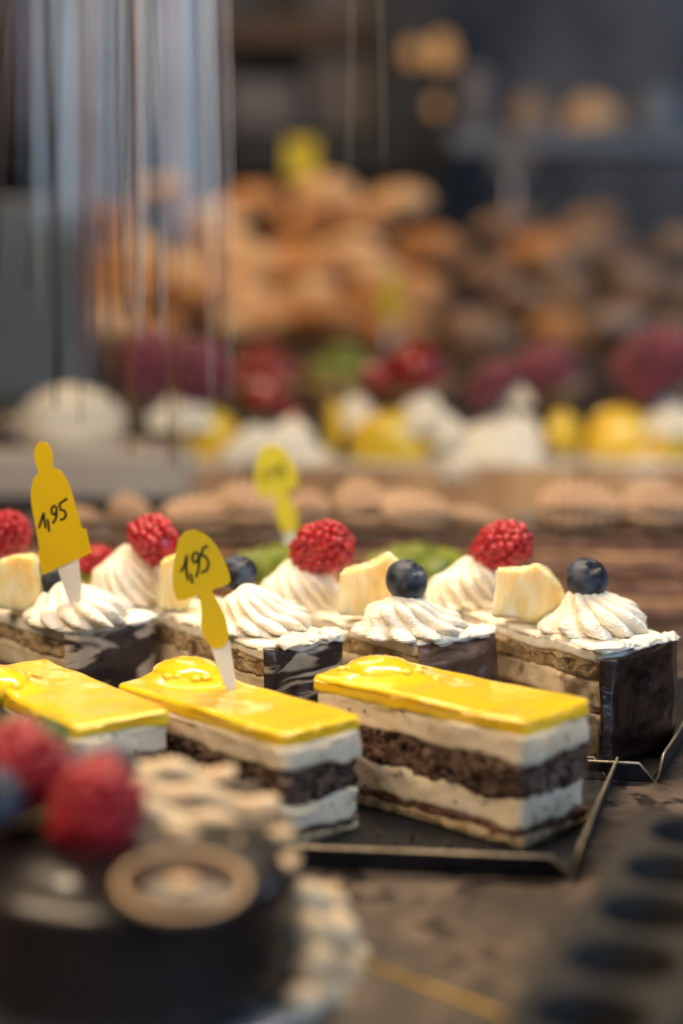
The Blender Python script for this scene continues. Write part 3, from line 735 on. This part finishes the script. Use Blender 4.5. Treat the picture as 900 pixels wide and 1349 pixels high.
# ------------------------------------------------------------------ third row: dark layered slices with piped shells
def shell_mesh(name):
    V, F = [], []; nu, nv = 60, 28
    for i in range(nu + 1):
        s = i / nu
        for k in range(nv):
            th = 2 * PI * k / nv
            env = (math.sin(PI * min(1, s * 1.15 + .02)) ** .5 if s < .87 else max(.05, 1 - (s - .5) * 1.9)) * (1 - .55 * s)
            rr = env * (1 + .24 * math.cos(9 * th)) * (1 + .13 * math.sin(s * 60))
            V.append((s * 2.4 - 1.2, rr * math.cos(th), .45 + rr * .9 * math.sin(th)))
    for i in range(nu):
        for k in range(nv):
            a, b = i * nv + k, i * nv + (k + 1) % nv; F.append((a, b, b + nv, a + nv))
    F.append(tuple(range(nv))); F.append(tuple(reversed(range(nu * nv, (nu + 1) * nv))))
    return mesh(name, V, F)
SH = shell_mesh('piped_shell'); SH.materials.append(M['shell_cream'])
def dark_slice(px, Y, L, W, yaw, label, shells, kiwi, bun=None):
    p = at(px, 700, Y)
    t = empty('layered_slice', (p.x, Y, 0.0), yaw, label, 'cake slice', 'dark layered slices')
    zz = [.0, .009, .0125, .022, .0255, .036, .0395, .047, .0515]
    ms = ['pink_layer', 'tan_cake', 'pink_layer', 'brown_line', 'pink_layer', 'tan_cake', 'pink_layer', 'dark_choc']
    nm = ['base_sponge', 'cream_line', 'sponge_layer', 'jam_line', 'sponge_layer', 'cream_line', 'sponge_layer', 'chocolate_top']
    for i in range(8):
        e = .002 if i == 7 else 0
        link(nm[i], prism(nm[i], L + e, W + e, .003, flat(zz[i]), flat(zz[i + 1] + .0002), .0008, 120, 3, step=.004, caps=4, seed=px + i), M[ms[i]], t)
    for q, (sx, sy, s, rz) in enumerate(shells):
        w = local(t, at(sx, sy, Y)); link('piped_shell', SH, None, t, (w.x, w.y, .0515), (0, .06 * q, rz + .35 * math.sin(sx)), (s * (1 + .2 * math.sin(sx * 2.1)), s, s * (.7 + .2 * math.cos(sx))))
    for q, (sx, sy, YY, s) in enumerate(kiwi):
        w = local(t, at(sx, sy, YY)); link('green_fruit', chunk_mesh('green_fruit', s, s * .8, s * .62, q + px), M['kiwi'], t, (w.x, w.y, max(.0, w.z - s * .3)), (0, .1, q))
    return t
dark_slice(820, 1.10, .13, .075, R2(-8), 'dark layered slice with piped beige shells behind the glossy chocolate panel', [(778, 664, .026, .3), (880, 664, .022, .2)], [])
dark_slice(560, 1.10, .11, .075, R2(-6), 'dark layered slice with beige shells in front of the large yellow fruit', [(490, 664, .024, .5), (555, 662, .026, .3), (632, 688, .014, 0)], [])
dark_slice(300, 1.10, .11, .075, R2(-8), 'dark layered slice with beige shells next to the lime yellow tag', [(285, 664, .024, .4), (345, 662, .022, .2), (415, 680, .018, .2)], [])
dark_slice(75, 1.10, .11, .075, R2(-10), 'dark layered slice with pale dome behind the bottle-shaped tag', [(110, 655, .017, .6), (176, 684, .016, .1)], [])
def fruit_heap(name, spots, label):
    p = at(*spots[0][:2], spots[0][2]); t = empty(name, (p.x, p.y, 0), 0, label, 'fruit')
    return t
for px, s, lab in ((372, .030, 'green glazed fruit tart behind the berry slice with the veined panel'), (550, .032, 'green glazed fruit tart behind the veined berry slice and its pineapple'), (628, .016, 'small green glazed fruit tart beside the raspberry of the corner slice'), (140, .020, 'green glazed fruit tart behind the bottle-shaped tag')):
    p = at(px, 745, .985)
    t = empty('fruit_tart', (p.x, .985, 0), 0, lab, 'tart', 'green fruit tarts')
    link('tart_shell', lathe('tart_shell', [(s * .8, .0), (s * 1.05, .036), (s * 1.08, .040), (s * .95, .040), (.002, .036)], 40), M['tan_cake'], t)
    for i in range(7):
        a_ = i * 2 * PI / 6; rr = s * .55 if i < 6 else 0
        link('green_fruit', chunk_mesh('green_fruit', s * .62, s * .5, s * .5, i + px), M['kiwi'], t, (rr * math.cos(a_), rr * math.sin(a_), .039 + (.004 if i == 6 else 0)), (.2, .1, a_))

# ------------------------------------------------------------------ fourth row: tall fruit cakes
def fruit_cake(px, Y, W, label, items, body='tan_cake', hgt=.050, D=.07):
    p = at(px, 640, Y); t = empty('fruit_cake', (p.x, Y, 0), R2(-5), label, 'cake', 'fruit topped cakes in the rear row')
    link('cake_body', prism('cake_body', W, D, .004, flat(0), flat(hgt), .001, 80, 6, step=.004, caps=5, seed=px), M[body], t)
    link('cake_edge', prism('cake_edge', W + .002, D + .002, .004, flat(hgt - .001), flat(hgt + .003), .001, 80, 3, step=.004, caps=5, seed=px), M['white_icing'], t)
    for i, (kind, ix, iy, sw, sh) in enumerate(items):
        w = local(t, at(ix, iy, Y + random.Random(ix).uniform(-.015, .015))); s = sw * 1.18 * Y / FPX / 2; h_ = sh * 1.12 * Y / FPX / 2
        if kind == 'yellow': link('yellow_fruit', blob_mesh('yellow_fruit', s, s * .7, h_ * 1.05, ix, .22, 1.4, 3, False), M['peach'], t, w, (0, 0, .3 * i))
        elif kind == 'swirl': link('cream_swirl', SW[i % 4], None, t, (w.x, w.y, w.z - h_), (0, 0, i), (s / .02, s / .02, h_ * 1.5 / .02))
        elif kind == 'red': link('red_fruit', blob_mesh('red_fruit', s, s * .8, h_, ix, .2, 1.5, 3, False), M['red_fruit'], t, w)
        elif kind == 'pink': link('raspberry', RD[i % 3], None, t, w, (.6, .3, i), (s / .015, s / .015, h_ / .015))
        elif kind == 'dark': link('chocolate_wedge', chunk_mesh('chocolate_wedge', 2 * s, s, 2 * h_, ix, .3), M['dark_choc'], t, (w.x, w.y, w.z - h_))
    return t
fruit_cake(270, 1.42, .075, 'rear fruit cake with yellow fruit and pink berries behind the thin reflection cords', [('yellow', 268, 578, 80, 80), ('swirl', 335, 575, 80, 60), ('swirl', 300, 610, 60, 40), ('dark', 330, 612, 60, 30), ('pink', 205, 480, 75, 75), ('pink', 262, 488, 70, 70), ('swirl', 235, 530, 80, 60)])
fruit_cake(405, 1.42, .075, 'rear fruit cake with cream swirls and red fruit behind the lime yellow tag', [('swirl', 375, 570, 90, 70), ('swirl', 415, 600, 90, 50), ('swirl', 345, 600, 70, 50), ('dark', 445, 560, 22, 90), ('red', 350, 522, 50, 36), ('red', 385, 545, 30, 22), ('yellow', 440, 560, 30, 60)])
fruit_cake(520, 1.42, .075, 'rear fruit cake with one large yellow fruit piece and red fruit', [('yellow', 515, 585, 95, 80), ('swirl', 590, 560, 50, 50), ('swirl', 475, 535, 60, 60), ('swirl', 555, 535, 70, 60), ('red', 545, 485, 60, 60), ('red', 498, 498, 44, 40)])
fruit_cake(665, 1.42, .115, 'rear fruit cake with a large white swirl and a dark chocolate wedge', [('swirl', 662, 560, 120, 85), ('swirl', 605, 600, 80, 50), ('dark', 712, 605, 110, 40), ('yellow', 742, 572, 50, 60), ('pink', 650, 508, 70, 42), ('pink', 715, 485, 60, 50), ('swirl', 683, 510, 34, 40)])
fruit_cake(850, 1.42, .10, 'rear fruit cake with broad yellow fruit under dark pink berries', [('yellow', 822, 580, 90, 80), ('yellow', 885, 575, 70, 70), ('swirl', 790, 615, 60, 40), ('swirl', 855, 605, 90, 50), ('pink', 865, 485, 95, 80), ('swirl', 885, 540, 70, 60)])
# white box with an iced bun at the rear left
p = at(95, 640, 1.40); bx_ = empty('pastry_board', (p.x - .01, 1.40, 0), R2(-2), 'pale board stepped above the row of dark layered slices', 'board')
link('board_top', rbox_mesh('board_top', .21, .10, .034, .003), M['shelf_white'], bx_, (0, 0, .030)); link('board_foot', rbox_mesh('board_foot', .20, .09, .030, .002), M['shelf_dark'], bx_, (0, 0, 0))
p = at(95, 548, 1.40); bun = link('iced_bun', blob_mesh('iced_bun', .042, .035, .030, 3, .12), M['white_icing'], None, (p.x, 1.40, .0640 + .030 * .55)); tag(bun, 'pale iced bun sitting on the white board', 'bun')
p = at(30, 560, 1.40); bun = link('chocolate_bun', blob_mesh('chocolate_bun', .022, .02, .016, 5, .12), M['dark_choc'], None, (p.x - .012, 1.40, .0640 + .016 * .55)); tag(bun, 'small dark chocolate bun beside the pale iced bun', 'bun')

# ------------------------------------------------------------------ fifth row: red fruit tarts on a step
YS = 1.75
st = struct(link('display_step', rbox_mesh('display_step', 2.4, .26, .060, .004), M['shelf_dark'], None, (0, YS, .0005)))
rnd = random.Random(12)
for px, lab, col in ((345, 'red fruit tart at the left end of the heaped bread rolls', 'red_fruit'), (545, 'red fruit tart below the tall bread rolls in the middle', 'red_fruit'), (450, 'dull green fruit tart between the two red ones', 'kiwi'), (720, 'dark berry tart in the cool shade below the rye rolls', 'raspberry_veiled'), (868, 'large dark berry tart in the cool shade by the rye rolls', 'raspberry_veiled')):
    p = at(px, 500, YS); t = empty('berry_tart', (p.x, YS, .0605), 0, lab, 'tart', 'tarts on the rear step')
    link('tart_shell', lathe('tart_shell', [(.030, .0), (.038, .022), (.040, .026), (.034, .026), (.002, .020)], 40), M['tan_cake'], t)
    for i in range(9):
        a_ = i * 2 * PI / 6; rr = .021 if i < 6 else .009; zz = .030 if i < 6 else .046
        link('berry', blob_mesh('berry', .0135, .0125, .0145, i + px, .15, 1.5, 3, False), M[col], t, (rr * math.cos(a_), rr * math.sin(a_), zz), (rnd.uniform(0, 1), rnd.uniform(0, 1), 0))

# ------------------------------------------------------------------ heaped bread on the rear shelf
YB = 2.25
struct(link('bread_shelf', rbox_mesh('bread_shelf', 2.6, .50, .090, .004), M['shelf_wood'], None, (0, YB + .08, .0005)))
def roll_mesh(name, seed):
    bm = bmesh.new(); bmesh.ops.create_icosphere(bm, subdivisions=4, radius=1)
    for v in bm.verts:
        x, y, z = v.co; k = 1 + .10 * N(v.co, 1.3, seed) + .03 * N(v.co, 5, seed)
        cut = 0
        for cx in (-.5, 0, .5):
            d_ = abs(x + .35 * y - cx); cut = max(cut, max(0, 1 - d_ / .13)) if z > .15 else cut
        k -= .10 * cut
        if z < -.55: z = -.55 + (z + .55) * .25
        v.co = Vector((x * k * .060, y * k * .038, z * k * .033))
    return from_bm(name, bm)
RM = {m: [roll_mesh('bread_roll', i * 7 + j) for i in range(3)] for j, m in enumerate(('bread', 'bread_pale', 'bread_dark'))}
for m in RM:
    for q in RM[m]: q.materials.append(M[m])
rnd = random.Random(21)
def heap(x0, x1, levels, kinds, label, group, alt):
    z = .0905
    for lv in range(levels):
        n = max(1, int((x1 - x0) / (.066)) - lv // 2)
        for r_ in range(2 if lv < 3 else 1):
            for i in range(n):
                x = x0 + (x1 - x0) * (i + .5 + .5 * (lv % 2)) / (n + .5) + rnd.uniform(-.022, .022)
                m = rnd.choice(kinds)
                o = link('bread_roll', rnd.choice(RM[m]), None, None, (x, YB - .06 + r_ * .1 + lv * .025, z + .018 + rnd.uniform(-.004, .012)), (rnd.uniform(-.2, .2), rnd.uniform(-.25, .25), rnd.uniform(-.9, .9)))
                s = rnd.uniform(.62, .92); o.scale = (s, s * rnd.uniform(.9, 1.3), s * rnd.uniform(.8, 1.2))
                tag(o, alt[m] if m in alt else label, 'bread roll', group)
        z += .031
heap(-.31, .13, 6, ['bread', 'bread', 'bread_pale'], 'golden brown bread roll heaped on the rear shelf', 'golden bread rolls', {'bread_pale': 'pale crusted roll among the golden brown rolls'})
heap(.145, .46, 5, ['bread_dark', 'bread_dark', 'bread_dark', 'bread'], 'dark floury rye roll heaped on the rear shelf', 'rye rolls', {'bread': 'golden roll lying among the dark rye rolls'})
# little shop cards among the bread
for px, py, w, h, m, lab in ((397, 210, 38, 50, 'tag_lime', 'blank yellow card standing behind the golden bread rolls'), (514, 392, 22, 60, 'tag_lime', 'small lime card in front of the golden bread rolls'), (676, 205, 46, 50, 'grey_panel', 'pale card standing behind the rye rolls')):
    Y = YB - .17 if py > 300 else YB + .17
    p = at(px, py, Y); ws, hs = w * Y / FPX, h * Y / FPX
    o = empty('shop_card', (p.x, Y, .0905), 0, lab, 'card')
    link('card_face', rbox_mesh('card_face', ws, .002, hs, .0005, 1), M[m], o, (0, 0, p.z - hs / 2 - .0905)); link('card_stick', rbox_mesh('card_stick', .006, .002, max(.004, p.z - hs / 2 - .0905 + .002), .0004, 1), M['tag_white'], o, (0, .0025, 0))

# ------------------------------------------------------------------ back of the case
YW = 2.95
struct(link('back_wall', rbox_mesh('back_wall', 4.0, .04, 1.6, .002), M['wall'], None, (0, YW + .25, -.1)))
def pan(name, x0, y0, x1, y1, Y, m, label, cat, th=.02, down=False):
    a, b = at(x0, y1, Y), at(x1, y0, Y)
    zb_ = 0.001 if down else a.z
    o = link(name, rbox_mesh(name, b.x - a.x, th, b.z - zb_, .003, 1), M[m], None, ((a.x + b.x) / 2, Y + th / 2, zb_))
    return tag(o, label, cat) if label else o
pan('wall_shelf', -60, 172, 560, 232, YW - .05, 'shelf_dark', 'long black shelf board against the back wall', 'shelf', .28)
pan('reflection_band', 62, -60, 152, 252, YW - .30, 'pale_blue', 'tall pale blue window reflection made as a board, the wider of the two', 'board', .015, True)  # two added boards painted as pale bands reflected in the window
pan('reflection_band', 196, -60, 262, 160, YW - .32, 'pale_blue', 'narrower pale blue window reflection made as a board beside the tall one', 'board', .015, True)
pan('storage_box', 300, 104, 392, 171, YW - .03, 'grey_panel', 'grey box standing on the black wall shelf', 'box', .2)
pan('wall_post', 404, -60, 498, 171, YW + .1, 'grey_panel', 'wide grey post rising behind the black wall shelf', 'post', .04)
pan('shop_cupboard', -60, -60, 60, 172, YW - .05, 'shelf_wood', 'dark brown cupboard over the left of the wall shelf', 'cupboard', .2)
pan('door_post', 500, -60, 592, 240, YW - .02, 'shelf_dark', 'black upright post beside the glowing bulbs', 'post', .06, True)
pan('wall_ledge', 285, 26, 482, 60, YW + .06, 'shelf_wood', 'narrow brown ledge above the grey box', 'ledge', .1)
for px, py, r_ in ((545, 70, .014), (582, 68, .020), (575, 140, .010)):
    p = at(px, py, YW - .06)
    o = link('light_bulb', blob_mesh('light_bulb', r_, r_, r_ * 1.3, 2, .03, 1, 3, False), M['bulb'], None, p); tag(o, 'small warm bulb glowing against the black post', 'bulb', 'warm bulbs')
for px, py, w_, h_, Y, m, lab, nm, ct in ((780, 145, 74, 56, 2.75, 'bread_pale', 'pale floury loaf on the upper slate shelf', 'loaf', 'loaf'), (700, 130, 60, 60, 2.75, 'bread_dark', 'dark round loaf beside the pale floury one', 'loaf', 'loaf'), (865, 150, 60, 50, 2.75, 'veil_blue', 'blue grey metal canister on the upper slate shelf', 'canister', 'canister'), (625, 128, 44, 80, 2.75, 'grey_panel', 'grey canister next to the black post', 'canister', 'canister')):
    p = at(px, py, Y); sx, sz = w_ * Y / FPX / 2, h_ * Y / FPX / 2
    if nm == 'loaf': o = link(nm, blob_mesh(nm, sx, sx * .8, sz, px, .15), M[m], None, (p.x, Y, at(px, 172, Y).z + .001 + sz * .55))
    else: o = link(nm, lathe(nm, [(sx * .95, 0), (sx, .004), (sx, sz * 1.6), (sx * .8, sz * 1.8), (sx * .8, sz * 2), (.002, sz * 2)], 32), M[m], None, (p.x, Y, at(px, 172, Y).z + .001))
    tag(o, lab, ct)
pan('slate_shelf', 594, 172, 960, 200, 2.66, 'veil_blue', 'blue grey shelf board above the rye rolls', 'shelf', .2)
pan('veil_slab', -80, 262, 112, 560, 1.98, 'veil_blue', 'blue grey slab added for the window veil beside the golden bread rolls', 'slab', .08, True)  # added slab in the blue-grey of the window veil
pl_, pr_ = at(-50, 556, 1.09), at(298, 556, 1.09)
gp_ = empty('veil_pane', ((pl_.x + pr_.x) / 2, 1.10, pl_.z), R2(17), 'added glass panel for front window reflections, behind the thin cords', 'glass panel')  # added pane; its reflection stands in for the front window
link('pane', rbox_mesh('pane', (pr_.x - pl_.x) * 1.05, .004, .33, .0006, 1), M['pane'], gp_, (0, 0, 0), (R2(-1.5), 0, 0))
for sx in (-.05, .05): link('pane_hanger', tube('pane_hanger', [(sx, .0045, .32), (sx, .0045, .672 - pl_.z)], .003, 8), M['shelf_dark'], gp_)

# ------------------------------------------------------------------ window reflections built as thin added lines behind the berry slices
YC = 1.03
cur = empty('reflection_lines', (-.10, YC, .44), 0, 'added window reflections: thin white, brown and black cords hanging behind the berry slices', 'reflection')  # added geometry shaped as light and dark lines reflected in the window
link('streak_rail', tube('streak_rail', [(-.16, 0, 0), (.16, 0, 0)], .004, 12), M['shelf_dark'], cur)  # added only to carry the reflection lines
rnd = random.Random(4)
streaks = [(166, 470, 'white_streak', .0007, 6), (181, 450, 'white_streak', .0012, 8), (192, 455, 'white_streak', .0010, 22), (200, 430, 'white_streak', .0007, 14), (205, 420, 'dark_streak', .0015, 4), (214, 610, 'brown_streak', .0010, 14), (158, 420, 'dark_streak', .0016, 4), (173, 400, 'dark_streak', .0012, 4), (266, 350, 'white_streak', .0006, 4), (280, 430, 'white_streak', .0008, 6), (288, 400, 'brown_streak', .0007, 2),
         (458, 250, 'grey_streak', .0003, 4), (500, 230, 'grey_streak', .00025, 2), (18, 480, 'dark_streak', .0012, -22), (66, 500, 'dark_streak', .0018, 12), (84, 540, 'dark_streak', .0011, -18), (112, 520, 'dark_streak', .0009, -8), (128, 500, 'brown_streak', .0010, -6), (100, 560, 'brown_streak', .0007, 6), (176, 600, 'brown_streak', .0008, 2),
         (140, 430, 'dark_streak', .0008, 6), (150, 540, 'brown_streak', .0006, -4), (232, 620, 'brown_streak', .0006, 2), (240, 380, 'white_streak', .0004, 3), (255, 340, 'dark_streak', .0007, 5), (272, 560, 'white_streak', .0004, 8), (30, 380, 'dark_streak', .0007, 8), (46, 420, 'white_streak', .0004, 3), (300, 520, 'white_streak', .0005, 3)]
for px, yb, col, w, dx in streaks:
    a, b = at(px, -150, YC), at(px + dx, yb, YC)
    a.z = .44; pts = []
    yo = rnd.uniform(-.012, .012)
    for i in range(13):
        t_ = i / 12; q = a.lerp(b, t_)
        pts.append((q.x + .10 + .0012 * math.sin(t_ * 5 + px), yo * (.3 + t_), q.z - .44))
    link('streak', tube('streak', pts, w * (.45 if col == 'white_streak' else .75), 8), M[col], cur)
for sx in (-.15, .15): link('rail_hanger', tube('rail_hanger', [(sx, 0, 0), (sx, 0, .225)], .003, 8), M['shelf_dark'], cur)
struct(link('case_roof', rbox_mesh('case_roof', 2.4, 1.0, .02, .003), M['shelf_dark'], None, (0, 1.0, .665)))
